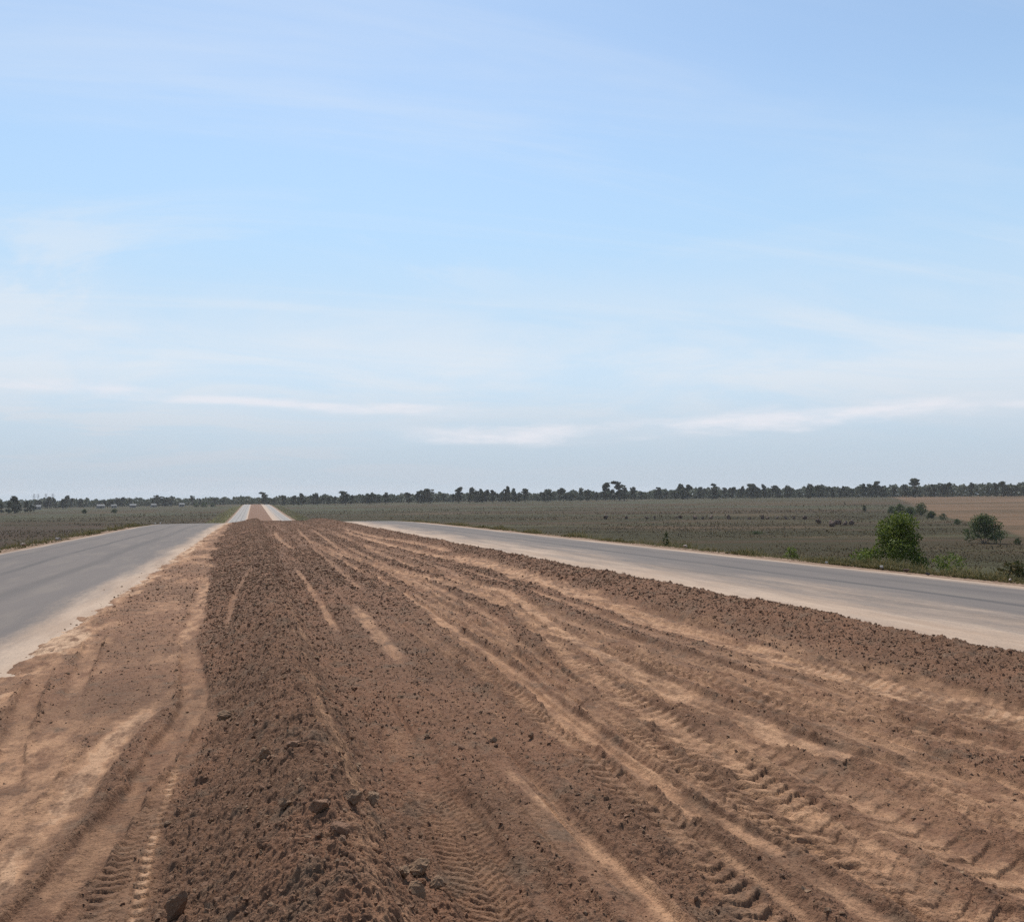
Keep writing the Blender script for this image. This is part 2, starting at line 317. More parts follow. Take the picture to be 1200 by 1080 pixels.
def field_material():
    m, nt, b = new_mat('field'); k = N(nt); p = k.pos()
    q = k.mapping(p, (1, 1, 1), (0, 0, R_(16)))
    band = k.noise(k.mapping(q, (.0022, .012, 1)), 1.0, 5, .6, .6); patch = k.noise(k.mapping(q, (.012, .02, 1)), 1.0, 6, .65); fin = k.noise(k.mapping(q, (.25, .14, 1)), 1.0, 6, .75)
    col = k.mix(k.rng(band, .42, .54), (.066, .043, .024), (.046, .039, .018)); col = k.mix(k.rng(patch, .5, .62, 0, .85), col, (.100, .064, .037))
    col = k.mix(k.rng(k.noise(k.mapping(q, (.003, .03, 1), (0, 0, R_(2)), (7, 3, 0)), 1.0, 4, .6, .4), .55, .64, 0, .75), col, (.080, .074, .038))
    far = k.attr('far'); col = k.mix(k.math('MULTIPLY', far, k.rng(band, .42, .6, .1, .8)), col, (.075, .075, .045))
    tf = k.attr('stubble'); scol = k.mix(k.rng(k.noise(k.mapping(q, (.004, .03, 1)), 1.0, 4), .4, .6), (.18, .11, .066), (.115, .076, .044)); col = k.mix(tf, col, scol)
    col = k.mix(k.rng(fin, .35, .75, 0, .6), col, k.mix(.5, col, (.02, .022, .013)))
    lf = k.attr('left'); col = k.mix(k.math('MULTIPLY', lf, k.rng(patch, .3, .6, .35, .9)), col, (.060, .038, .028)); e = k.attr('bank'); g = k.noise(p, .9, 5, .7); ecol = k.mix(k.rng(g, .4, .62), (.055, .052, .026), (.115, .080, .048)); col = k.mix(e, col, ecol)
    s = k.attr('shoulder'); n3 = k.noise(p, 7, 5, .7); sc = k.mix(k.rng(n3, .35, .65), (.17, .105, .075), (.33, .235, .165)); col = k.mix(s, col, sc)
    nt.links.new(col, b.inputs['Base Color']); b.inputs['Roughness'].default_value = 1; b.inputs['Specular IOR Level'].default_value = .05
    k.bump(b, k.noise(p, 5, 4, .7), .5, .08); return m
def leaf_material(name, c1, c2, trans=.25):
    m, nt, b = new_mat(name); k = N(nt)
    g = nt.nodes.new('ShaderNodeNewGeometry'); oi = nt.nodes.new('ShaderNodeObjectInfo')
    n = k.noise(g.outputs['Position'], 1.3, 3); f = k.math('ADD', k.math('MULTIPLY', g.outputs['Random Per Island'], .6), k.math('MULTIPLY', n, .4))
    col = k.mix(k.rng(f, .2, .8), c1, c2)
    hs = nt.nodes.new('ShaderNodeHueSaturation'); nt.links.new(col, hs.inputs['Color'])
    nt.links.new(k.rng(oi.outputs['Random'], 0, 1, .75, 1.25, 'LINEAR'), hs.inputs['Value'])
    nt.links.new(hs.outputs[0], b.inputs['Base Color']); b.inputs['Roughness'].default_value = .65; b.inputs['Specular IOR Level'].default_value = .2
    t = nt.nodes.new('ShaderNodeBsdfTranslucent'); nt.links.new(hs.outputs[0], t.inputs['Color'])
    mx = nt.nodes.new('ShaderNodeMixShader'); mx.inputs[0].default_value = trans
    nt.links.new(b.outputs[0], mx.inputs[1]); nt.links.new(t.outputs[0], mx.inputs[2]); nt.links.new(mx.outputs[0], nt.nodes['Material Output'].inputs['Surface']); return m
def flat_material(name, c, c2=None, scale=6, rough=.8):
    m, nt, b = new_mat(name); k = N(nt); c2 = c2 or tuple(v*.7 for v in c)
    nt.links.new(k.mix(k.rng(k.noise(k.pos(), scale, 4, .65), .35, .65), c, c2), b.inputs['Base Color']); b.inputs['Roughness'].default_value = rough; return m
SOIL = soil_material(); CLOD = clod_material(); FIELD = field_material()
FAR_LEAF = leaf_material('far_leaf', (.030, .040, .018), (.062, .072, .034), .2)
BUSH_LEAF = leaf_material('bush_leaf', (.068, .104, .022), (.205, .245, .05), .4)
DARK_LEAF = leaf_material('dark_leaf', (.035, .056, .016), (.095, .125, .034), .3)
PALEGRASS = leaf_material('bank_grass', (.13, .135, .05), (.26, .22, .10), .45)
GRASS = leaf_material('grass_blade', (.055, .066, .020), (.26, .20, .09), .35)
HERB = leaf_material('field_herb', (.038, .030, .015), (.120, .088, .045), .4)
BARK = flat_material('bark', (.10, .075, .055)); STONE = flat_material('pale_stone', (.50, .42, .36), (.33, .26, .21)); WHITE = flat_material('dusty_white', (.55, .52, .48), (.42, .37, .32), 14)
DKSTONE = flat_material('dark_stone', (.06, .045, .04)); MOUND = flat_material('mound_earth', (.15, .085, .062), (.09, .058, .04), 1.2)
WALLM = flat_material('house_plaster', (.26, .25, .235), (.21, .20, .19), .5); ROOFM = flat_material('house_tin', (.20, .205, .21), (.15, .145, .14), .6, .8)
DARKM = flat_material('house_opening', (.03, .03, .035)); STEEL = flat_material('galvanised_steel', (.30, .31, .33), (.24, .25, .27), .3, .5)

# ------------------------------------------------------------------ ground
def build_ground():
    rr = np.concatenate([[0], np.geomspace(1.0, 3600, 620)]); m = 900
    th = np.linspace(-math.pi, math.pi, m, endpoint=False)
    fine = np.linspace(YAW-.62, YAW+.62, 760); rest = np.linspace(YAW+.62, YAW+2*math.pi-.62, 260)[1:-1]; th = np.concatenate([fine, rest]); m = len(th)
    Rg, Tg = np.meshgrid(rr, th, indexing='ij'); x = Rg*np.sin(Tg); y = Rg*np.cos(Tg); z = ground_z(x, y)
    i = np.arange(len(rr)-1)[:, None]; j = np.arange(m)[None, :]; j2 = (j+1) % m
    F = np.stack([i*m+j, i*m+j2, (i+1)*m+j2, (i+1)*m+j], -1).reshape(-1, 4)[:, ::-1]
    xr = x.ravel(); yr = y.ravel(); r = np.hypot(xr, yr); az = np.degrees(np.arctan2(xr, yr)-YAW)
    out = np.maximum(np.abs(xr-3.1)-14.1, 0)
    emb = (road_z(yr)-.10-out*.5) > plain(xr, yr)
    bnd = np.interp(r, [120, 214, 430, 600, 850, 3000], [33, 30.2, 25.6, 24.5, 23.2, 22.6])+.8*(fbm(xr/60, yr/60, 3, 3)-.5)
    stub = sstep(-.25, .35, az-bnd)*sstep(150, 230, r)
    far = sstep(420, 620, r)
    bank = emb*sstep(.1, 1.4, out)*(1-sstep(300, 500, yr))
    sh = emb*(1-sstep(.2, 1.6, out+1.4*(fbm(xr/1.1, yr/2.2, 13, 4)-.5)))
    lf = sstep(-14, -20, az)*(1-sstep(300, 480, r)); o = mesh_np('ground', np.stack([xr, yr, z.ravel()], -1), F, FIELD, dict(left=lf, stubble=stub, far=far, bank=bank, shoulder=sh), smooth=True)
    tag(o, 'dark olive and brown flat farmland with a raised road bank through it', 'ground', kind='structure')
build_ground()

def build_road(name, x0, x1, mat, label):
    xs = np.linspace(x0, x1, 15); ys = np.concatenate([np.arange(-40, 150, 1.5), np.arange(150, 1010, 5)])
    X, Y = np.meshgrid(xs, ys, indexing='ij'); Z = road_z(Y)+.03*(1-((X-(x0+x1)/2)/((x1-x0)/2))**2)+.012*(fbm(X*.5, Y*.2, 77, 3)-.5)
    Xw = X+np.where((X == x0) | (X == x1), .22*(fbm(Y*.6, Y*0+x0, 78, 4)-.5), 0)
    n = len(ys); i = np.arange(len(xs)-1)[:, None]; j = np.arange(n-1)[None, :]
    F = np.stack([i*n+j, (i+1)*n+j, (i+1)*n+j+1, i*n+j+1], -1).reshape(-1, 4)
    o = mesh_np(name, np.stack([Xw.ravel(), Y.ravel(), Z.ravel()], -1), F, mat, smooth=True); tag(o, label, 'road', kind='structure')
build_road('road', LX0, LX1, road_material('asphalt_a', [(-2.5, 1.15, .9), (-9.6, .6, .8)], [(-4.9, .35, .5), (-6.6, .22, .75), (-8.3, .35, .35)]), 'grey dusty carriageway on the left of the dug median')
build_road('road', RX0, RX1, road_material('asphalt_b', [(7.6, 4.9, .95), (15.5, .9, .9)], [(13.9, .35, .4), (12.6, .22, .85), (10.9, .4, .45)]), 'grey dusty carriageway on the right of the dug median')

def build_median():
    Vs, Fs, T, L = [], [], [], []; off = 0
    def add(x, y, keep):
        nonlocal off
        a, b = x.shape; idx = np.full(a*b, -1); kf = keep.ravel(); idx[kf] = np.arange(kf.sum())
        i = np.arange(a-1)[:, None]; j = np.arange(b-1)[None, :]
        F = np.stack([i*b+j, i*b+j+1, (i+1)*b+j+1, (i+1)*b+j], -1).reshape(-1, 4); F = idx[F]; F = F[(F >= 0).all(1)]
        xx = x.ravel()[kf]; yy = y.ravel()[kf]; h, t, l = dirt(xx, yy)
        Vs.append(np.stack([xx, yy, road_z(yy)+h], -1)); Fs.append(F+off); T.append(t); L.append(l); off += len(xx)
    r = [1.9]
    while r[-1] < 118: r.append(r[-1]+min(max(r[-1]**2*.00034, .0035), .2))
    r = np.array(r); th = np.linspace(YAW-R_(47), YAW+R_(45), 1310)
    Rg, Tg = np.meshgrid(r, th, indexing='ij'); x = Rg*np.sin(Tg); y = Rg*np.cos(Tg)
    add(x, y, (x > -3.15) & (x < 8.45))
    xs = np.arange(-3.15, 8.46, .055); ys = np.arange(-30, 7, .055); x, y = np.meshgrid(xs, ys, indexing='ij'); a = np.arctan2(x, y)-YAW
    infan = (np.hypot(x, y) > 1.95) & (a > -R_(46.5)) & (a < R_(44.5)); add(x.T, y.T, ~infan.T)
    xs = np.linspace(-2.75, 8.05, 13); ys = np.arange(117, 1008, 4.); x, y = np.meshgrid(xs, ys, indexing='ij'); add(x.T, y.T, np.ones_like(x.T, bool))
    o = mesh_np('dirt_ground', np.concatenate(Vs), np.concatenate(Fs)[:, ::-1], SOIL, dict(tan=np.concatenate(T)), smooth=True)
    tag(o, 'strip of dug reddish brown soil with tyre tracks between the two carriageways', 'soil', kind='structure')
    print('median verts', off)
build_median()
def dz(x, y):
    h, t, l = dirt(np.array([x], float), np.array([y], float)); return float(road_z(y)+h[0])

# ------------------------------------------------------------------ clods
def lump(seed, npts=16, sub=2, rough=.10, flat=.75):
    rs = random.Random(seed); bm = bmesh.new()
    for _ in range(npts):
        v = [rs.gauss(0, 1) for _ in range(3)]; l = math.sqrt(sum(c*c for c in v)); q = rs.uniform(.8, 1.1)
        bm.verts.new((v[0]/l*q, v[1]/l*q*rs.uniform(.8, 1), v[2]/l*q*flat))
    r = bmesh.ops.convex_hull(bm, input=bm.verts); bmesh.ops.delete(bm, geom=[g for g in r['geom_interior'] if isinstance(g, bmesh.types.BMVert)], context='VERTS')
    for s in range(sub):
        bmesh.ops.subdivide_edges(bm, edges=bm.edges[:], cuts=1, use_grid_fill=True)
        bmesh.ops.triangulate(bm, faces=bm.faces[:])
        if s == 0: bmesh.ops.smooth_vert(bm, verts=bm.verts[:], factor=.45, use_axis_x=True, use_axis_y=True, use_axis_z=True)
        for v in bm.verts: v.co *= 1+rs.uniform(-rough, rough)/(s+1)
    return bm
LUMPS = []
for s in range(7):
    bm = lump(s+11, 11+s, 3, .12, .75); me = bpy.data.meshes.new('dirt_clod'); bm.to_mesh(me); bm.free(); me.materials.append(CLOD); LUMPS.append(me)
def clod(x, y, size, kind, label, group=None, sink=.42, rz=None, sc=(1, 1, 1), name='dirt_clod'):
    o = bpy.data.objects.new(name, LUMPS[kind]); C.objects.link(o)
    o.location = (x, y, dz(x, y)+size*(.8*sc[2]-sink)); o.scale = (size*sc[0], size*sc[1], size*sc[2]); o.rotation_euler = (random.uniform(-.3, .3), random.uniform(-.3, .3), random.uniform(0, 6) if rz is None else rz)
    return tag(o, label, 'clod', group)
BIG = [
 (-.29, 4.04, .088, 0, 'largest lone round clod with a sunlit top beside the row of tyre lug prints'),
 (.46, 4.34, .062, 1, 'dark triangular clod on the right slope of the soil ridge'),
 (.30, 4.13, .060, 2, 'wide flat topped clod on the ridge crest just left of the triangular clod'),
 (.71, 3.97, .066, 3, 'big purplish clod at the top of the heap of lumps right of the ridge'),
 (.765, 3.83, .048, 4, 'smaller dark clod leaning on the lower right of the heap of lumps'),
 (.65, 3.66, .058, 5, 'rounded clod at the bottom of the heap of lumps right of the ridge'),
 (.36, 3.84, .050, 6, 'rounded clod low on the ridge crest near the bottom edge of the picture'),
 (.37, 3.72, .042, 0, 'small clod right below the rounded crest clod at the bottom edge'),
 (.15, 4.48, .045, 1, 'lone clod on the left face of the ridge up from the sunlit clod'),
 (.05, 4.16, .05, 2, 'long low clod across the ridge face between the sunlit clod and the crest'),
 (-.21, 7.71, .075, 3, 'dark clod at the left foot of the ridge beside the smooth tyre track'),
 (.61, 4.83, .06, 4, 'dark clod on the right slope of the ridge above the heap of lumps'),
 (.07, 5.45, .06, 5, 'left one of the two clods side by side high on the ridge face'),
 (.23, 5.32, .062, 6, 'right one of the two clods side by side high on the ridge face'),
 (1.9, 6.02, .042, 0, 'right one of two small clods on smooth soil left of the main tyre track'),
 (1.63, 6.08, .034, 1, 'left one of two small clods on smooth soil left of the main tyre track'),
 (-.13, 3.93, .028, 2, 'little pale clod touching the right side of the sunlit clod'),
 (.62, 3.80, .04, 3, 'clod on the left side of the heap of lumps'),
 (-.22, 3.78, .045, 4, 'half buried clod at the bottom edge just below the sunlit clod'),
]
for x, y, s, kd, lb in BIG: clod(x, y, s*1.0, kd, lb, 'lone large clods on the ridge', sink=.30)
BIGO = [o for o in bpy.data.objects if o.get('group') == 'lone large clods on the ridge']
BIGO[0].rotation_euler = (0, 0, .4)
n = 0
while n < 120:
    y = math.exp(random.uniform(math.log(3.5), math.log(26))); toe = float(np.interp(y, TOE[:, 1], TOE[:, 0]))
    u = random.random()
    if u < .62: x = random.gauss(.25, .42)
    elif u < .8: x = random.uniform(.9, 4.6)
    else: x = random.gauss(6.9, .35)
    if x < toe-.05 or x > 7.6: continue
    if u < .8 and u >= .62 and random.random() < .4: continue
    clod(x, y, random.uniform(.014, .026)*(1+.035*y), random.randrange(7), 'small nameless brown clod strewn among many alike on the dug soil', 'small clods strewn over the dug soil', sc=(random.uniform(.8, 1.2), random.uniform(.8, 1.2), random.uniform(.7, 1))); n += 1

def scatter_lumps():
    temps = []
    for s in range(6):
        bm = lump(s+40, 8, 0, .1, .8); bmesh.ops.triangulate(bm, faces=bm.faces[:]); bm.verts.index_update()
        temps.append((np.array([v.co[:] for v in bm.verts]), np.array([[v.index for v in f.verts] for f in bm.faces]))); bm.free()
    M = 700000; y = np.exp(rng.uniform(math.log(2.6), math.log(112), M)); x = rng.uniform(-2.4, 7.7, M)
    r = np.hypot(x, y); h, t, l = dirt(x, y)
    keep = rng.random(M) < np.clip(l*.66+.02, 0, 1)*np.clip(1.1-1.5*t, .05, 1); x, y, h, l, r = x[keep], y[keep], h[keep], l[keep], r[keep]
    n2 = 1500; y2 = np.exp(rng.uniform(math.log(5), math.log(80), n2)); sd = rng.random(n2) < .5   # soil spilled onto the asphalt edges
    x2 = np.where(sd, -2.45-rng.exponential(.16, n2), 7.9+rng.exponential(.45, n2)); x = np.concatenate([x, x2]); y = np.concatenate([y, y2]); h = np.concatenate([h, np.full(n2, .002)]); l = np.concatenate([l, np.full(n2, .25)]); r = np.hypot(x, y)
    s = .0030*np.exp(rng.exponential(.40, len(x)))*np.clip(r/5.5, .9, 3.6); s = np.minimum(s, .018*np.clip(r/8, 1, 2.5)); s *= np.where(l < .4, .75, 1)
    V, F = [], []; off = 0; z = road_z(y)+h
    which = rng.integers(0, 6, len(x))
    for q, (tv, tf) in enumerate(temps):
        m = which == q; k = m.sum(); a = rng.uniform(0, 6.28, k); ca, sa = np.cos(a)[:, None], np.sin(a)[:, None]
        e = rng.uniform(.7, 1.3, (k, 3)); P = tv[None]*e[:, None, :]
        X = (P[:, :, 0]*ca-P[:, :, 1]*sa)*s[m][:, None]+x[m][:, None]; Y = (P[:, :, 0]*sa+P[:, :, 1]*ca)*s[m][:, None]+y[m][:, None]; Z = P[:, :, 2]*s[m][:, None]+(z[m]+s[m]*.25)[:, None]
        V.append(np.stack([X, Y, Z], -1).reshape(-1, 3)); F.append((tf[None]+(np.arange(k)*len(tv))[:, None, None]+off).reshape(-1, 3)); off += k*len(tv)
    o = mesh_np('soil_crumbs', np.concatenate(V), np.concatenate(F), CLOD); tag(o, 'countless crumbs of brown earth over the dug median', 'soil crumbs', kind='stuff')
scatter_lumps()

# ------------------------------------------------------------------ grass, herbs
def blades(name, P, H, W, mat, per=6, lean=.5, label='', cat='grass'):
    """tufts: several bent blades (two quads each) from every point"""
    n = len(P)*per; base = np.repeat(P, per, 0); h = np.repeat(H, per)*rng.uniform(.5, 1.1, n); w = np.repeat(W, per)*rng.uniform(.6, 1.2, n)
    a = rng.uniform(0, 6.28, n); ln = rng.uniform(.1, 1, n)*lean*h; d = np.stack([np.cos(a), np.sin(a), 0*a], -1); sd = np.stack([-np.sin(a), np.cos(a), 0*a], -1)
    base = base+d*(np.repeat(H, per)*.15*rng.random(n))[:, None]
    z = np.array([0, 0, 1.])
    p0 = base-sd*w[:, None]/2; p1 = base+sd*w[:, None]/2; md = base+d*(ln*.3)[:, None]+z*(h*.6)[:, None]
    p2 = md+sd*w[:, None]*.4; p3 = md-sd*w[:, None]*.4; tp = base+d*ln[:, None]+z*h[:, None]; p4 = tp+sd*w[:, None]*.1; p5 = tp-sd*w[:, None]*.1
    V = np.stack([p0, p1, p2, p3, p4, p5], 1).reshape(-1, 3); k = np.arange(n)[:, None]*6
    F = np.concatenate([k+np.array([[0, 1, 2, 3]]), k+np.array([[3, 2, 4, 5]])])
    o = mesh_np(name, V, F, mat); tag(o, label, cat, kind='stuff'); return o
def bank_points(n, side, y0, y1, d0, d1):
    y = np.exp(rng.uniform(math.log(y0), math.log(y1), n*3)); d = d0+(d1-d0)*rng.random(n*3)**1.4
    x = np.where(side > 0, 17.0+d, -10.6-d); m = fbm(x/1.6, y/2.5, 19, 3) > rng.uniform(.25, .62, n*3)
    x, y, d = x[m][:n], y[m][:n], d[m][:n]; return x, y, d
for side, nm, lb in ((1, 60000, 'dry and green verge grass along the outer edge of the road on the right'), (-1, 22000, 'dry and green verge grass along the outer edge of the road on the left')):
    x, y, d = bank_points(nm, side, 12 if side > 0 else 18, 110, -.3, 9.5); r = np.hypot(x, y)
    H = np.clip(.10+.2*d, .08, .6)*rng.uniform(.4, 1.3, len(x))*(.35+1.5*sstep(.35, .75, fbm(x/1.7, y/2.6, 23, 3))); W = .010*np.clip(r/18, 1, 6)
    blades('grass', np.stack([x, y, ground_z(x, y)-.02], -1), H, W, GRASS, 7, .7, lb)
x, y, d = bank_points(3000, -1, 280, 900, 0, 8); blades('grass', np.stack([x, y, ground_z(x, y)], -1), rng.uniform(.3, .9, len(x)), np.full(len(x), .25), PALEGRASS, 3, 1.4, 'yellow green grass on the left bank of the distant road')
x, y, d = bank_points(2500, 1, 280, 900, 0, 8); blades('grass', np.stack([x, y, ground_z(x, y)], -1), rng.uniform(.3, .9, len(x)), np.full(len(x), .25), PALEGRASS, 3, 1.4, 'yellow green grass on the right bank of the distant road')
M = 90000; r = np.exp(rng.uniform(math.log(48), math.log(620), M)); a = YAW+rng.uniform(-.56, .56, M); x, y = r*np.sin(a), r*np.cos(a)
m = (np.abs(x-3.1) > 15+2*8.5*(y < 200)) & (fbm((x*.96-y*.28)/70, (x*.28+y*.96)/16, 29, 5) > rng.uniform(.46, .62, M))
bd = np.interp(r, [120, 214, 430, 600, 850], [33, 30.2, 25.0, 23.9, 21.6]); m &= (np.degrees(a-YAW) < bd) | (r < 170)
x, y, r = x[m], y[m], r[m]
blades('herbs', np.stack([x, y, ground_z(x, y)-.02], -1), np.clip(.15+r/1300, .15, .6)*np.exp(rng.normal(-.5, .5, len(x))), np.clip(r*.0008, .04, .4), HERB, 5, 1.4, 'low dark herbs and stubble covering the fields', 'field plants')

# ------------------------------------------------------------------ bushes and trees
def tube(bm, pts, rad, seg=6):
    rings = []
    for k, (p, r) in enumerate(zip(pts, rad)):
        q = pts[min(k+1, len(pts)-1)]; o = pts[max(k-1, 0)]; d = np.array(q)-np.array(o); d = d/np.linalg.norm(d)
        u = np.cross(d, (1, .2, .1)); u /= np.linalg.norm(u); v = np.cross(d, u)
        rings.append([bm.verts.new(tuple(np.array(p)+r*(math.cos(t)*u+math.sin(t)*v))) for t in np.linspace(0, 2*math.pi, seg, endpoint=False)])
    for a, b in zip(rings, rings[1:]):
        for i in range(seg): bm.faces.new((a[i], a[(i+1) % seg], b[(i+1) % seg], b[i]))
    bm.faces.new(rings[-1])
def leaves(centers, radii, n, size, rg, aspect=.55, down=.3):
    w = radii**2/np.sum(radii**2); c = rg.choice(len(centers), n, p=w)
    d = rg.normal(size=(n, 3)); d /= np.linalg.norm(d, axis=1)[:, None]; q = rg.random(n)**.45
    P = centers[c]+d*(radii[c]*q)[:, None]*np.array([1, 1, .8])
    u = rg.normal(size=(n, 3)); u[:, 2] -= down; u /= np.linalg.norm(u, axis=1)[:, None]; w_ = rg.normal(size=(n, 3)); v = np.cross(u, w_); v /= np.linalg.norm(v, axis=1)[:, None]
    s = size*rg.uniform(.6, 1.4, n)[:, None]
    V = np.stack([P-u*s*.5, P+v*s*aspect*.5, P+u*s*.5, P-v*s*aspect*.5], 1).reshape(-1, 3); F = np.arange(4*n).reshape(-1, 4); return V, F
def make_tree(seed, kind, mat, name, label, cat='tree', group=None, n=1100, size=.085):
    """a tree of unit height: trunk with limbs, crown of leaf faces in clumps"""
    rg = np.random.default_rng(seed); t = thing(name, label, cat, group=group); bm = bmesh.new()
    C_, Rr = [], []
    lean = rg.normal(0, .04, 2)
    if kind == 'tall': th, cr, nb = .20, .19, 13
    elif kind == 'round': th, cr, nb = .16, .25, 13
    elif kind == 'umbrella': th, cr, nb = .34, .26, 11
    else: th, cr, nb = .10, .22, 13
    top = np.array([lean[0], lean[1], .78]); tube(bm, [(0, 0, -.03), (lean[0]*.4, lean[1]*.4, th), tuple(top)], [.026, .019, .006])
    for b in range(nb):
        a = b*2.4+rg.uniform(-.5, .5); f = rg.uniform(0, 1); z0 = th*.8+(.7-th*.8)*f*.9
        ro = cr*rg.uniform(.3, 1.05)*(1-.45*f if kind != 'umbrella' else 1-.3*f)
        z1 = (th+.02+(.94-th-.02)*f*rg.uniform(.85, 1.05)) if kind != 'umbrella' else rg.uniform(.5, .93)
        e = np.array([lean[0]+math.cos(a)*ro, lean[1]+math.sin(a)*ro, z1]); s = np.array([lean[0]*z0, lean[1]*z0, z0])
        tube(bm, [tuple(s), tuple((s+e)/2+np.array([0, 0, .02])), tuple(e)], [.011, .008, .003], 5)
        C_.append(e); Rr.append(rg.uniform(.06, .115)*(1.2 if kind == 'round' else 1))
    C_.append(np.array([lean[0], lean[1], .9])); Rr.append(.09); C_.append(np.array([lean[0], lean[1], .75])); Rr.append(.11); C_.append(np.array([0, 0, .3])); Rr.append(.12)
    obj('trunk', bm, BARK, t)
    V, F = leaves(np.array(C_), np.array(Rr), n, size, rg); mesh_np('crown', V, F, mat, parent=t); return t
PROTO = [make_tree(3, 'tall', FAR_LEAF, 'tree', 'x'), make_tree(5, 'round', FAR_LEAF, 'tree', 'x'), make_tree(8, 'umbrella', FAR_LEAF, 'tree', 'x'), make_tree(9, 'tall', FAR_LEAF, 'tree', 'x'), make_tree(14, 'bushy', FAR_LEAF, 'tree', 'x'), make_tree(21, 'round', FAR_LEAF, 'tree', 'x', n=800), make_tree(26, 'umbrella', FAR_LEAF, 'tree', 'x', n=700)]
used = set()
def tree_at(x, y, h, w, k, label, group):
    z = float(ground_z(np.array([x]), np.array([y]))[0])-.1; s = (h*w, h*w, h); rz = random.uniform(0, 6.28)
    p = PROTO[k]
    if k not in used:
        used.add(k); p.location = (x, y, z); p.rotation_euler = (0, 0, rz); p.scale = s; p['label'] = label; p['group'] = group; return p
    return dup(p, (x, y, z), rz, s, label, group)
SPECIAL = [
 (-29.23, 770, 12.8, 1.4, 3, 'tall dark tree rising out of the near clump at the far left edge'),
 (-26.83, 1050, 10.9, 2.45, 1, 'broad round tree above the treeline right of the power pylons'),
 (-21.37, 1080, 10.9, 2.47, 5, 'broad dark tree block left of the distant road in the treeline'),
 (-15.58, 960, 13.2, 1.62, 1, 'round tree standing just right of the distant road end'),
 (-13.31, 890, 11.8, 1.18, 3, 'small narrow tree standing alone left of the rounded tree past the road end'),
 (-12.37, 880, 12.4, 1.49, 5, 'rounded tree second right of the road end'),
 (-10.62, 870, 13.1, 1.98, 1, 'wide tree tallest of the low stretch just right of the road end'),
 (-6.04, 880, 12.4, 1.26, 0, 'small upright tree beside the lone leaning flat topped tree'),
 (-5.27, 850, 14.3, 1.69, 2, 'lone leaning flat topped tree before the gap in the treeline'),
 (-3.47, 860, 15.2, 1.31, 3, 'left one of the close pair of feathery trees right of the gap'),
 (-2.75, 860, 15.5, 1.29, 0, 'right one of the close pair of feathery trees right of the gap'),
 (-1.98, 880, 13.3, 0.94, 3, 'slim small tree just right of the close feathery pair'),
 (-0.17, 860, 16.2, 0.95, 0, 'narrow column shaped tree taller than its neighbours in the middle treeline'),
 (0.83, 870, 13.5, 1.49, 4, 'bushy low tree just right of the narrow column shaped tree'),
 (2.31, 870, 12.8, 1.82, 5, 'broad dark tree left of the biggest tree group in the middle treeline'),
 (3.3, 880, 13.0, 1.45, 3, 'upright tree between the broad dark tree and the biggest group in the middle treeline'),
 (5.98, 870, 17.4, 1.42, 3, 'left shoulder of the biggest tree group in the middle treeline'),
 (6.91, 860, 18.8, 1.62, 1, 'biggest tree of the middle treeline with a broad round top'),
 (7.88, 890, 13.7, 1.15, 0, 'slim tree right after the biggest tree of the middle treeline'),
 (11.15, 880, 15.0, 1.44, 4, 'bushy tree midway between the biggest middle tree and the dense right treeline'),
 (12.68, 870, 12.8, 1.77, 5, 'broad tree just before the dense right treeline begins'),
 (15.07, 900, 14.5, 1.82, 1, 'round tree standing where the dense right treeline begins'),
 (15.84, 900, 13.8, 0.89, 3, 'thin tree just right of the round tree where the dense treeline begins'),
 (18.4, 910, 14.7, 1.47, 5, 'broad dark tree near the left part of the dense right treeline'),
 (22.27, 920, 15.7, 1.55, 1, 'broad tree left of the tallest tree in the dense right treeline'),
 (24.41, 900, 18.2, 1.52, 4, 'tallest tree of the dense right treeline above the tall green bush'),
 (28.94, 930, 14.6, 1.39, 4, 'tree with a raised top near the right end of the dense treeline')]
def polar(deg, r):
    a = YAW+R_(deg); return r*math.sin(a), r*math.cos(a)
for deg, r, h, w, k, lb in SPECIAL:
    x, y = polar(deg, r); tree_at(x, y, h, w, k, lb, 'single trees standing out of the treeline')
STRETCH = [  # degrees from, to, distance, heights, count, label
 (-30.2, -28.3, 760, (7.5, 10.5), 9, 'dark bushy tree in the near clump at the far left edge', 'near trees at the far left'),
 (-28.2, -18.0, 1120, (9, 15), 48, 'hazy tree in the even far treeline left of the road', 'treeline left of the road'),
 (-17.0, -8.0, 900, (8.5, 13), 40, 'hazy tree in the low even treeline just right of the road end', 'treeline just right of the road end'),
 (-7.5, 7.2, 880, (9, 16.5), 72, 'hazy tree in the ragged middle treeline beyond the wide field', 'treeline beyond the wide field'),
 (7.2, 30.5, 930, (9.5, 16), 98, 'hazy tree in the dense treeline on the right', 'dense treeline on the right')]
for d0, d1, r0, (h0, h1), cnt, lb, gp in STRETCH:
    for i in range(cnt):
        if i % 4 == 0: cc = d0+(d1-d0)*random.random(); ch = random.uniform(.62, 1.15)
        dg = min(max(cc+random.gauss(0, .30), d0), d1) if i % 4 < 3 else random.uniform(d0, d1); x, y = polar(dg, r0*random.uniform(.97, 1.06))
        if abs(x-3) < 16: continue
        tree_at(x, y, random.uniform(h0, h1)*ch*random.uniform(.75, 1.05), random.uniform(.8, 1.55), random.randrange(7), lb, gp)
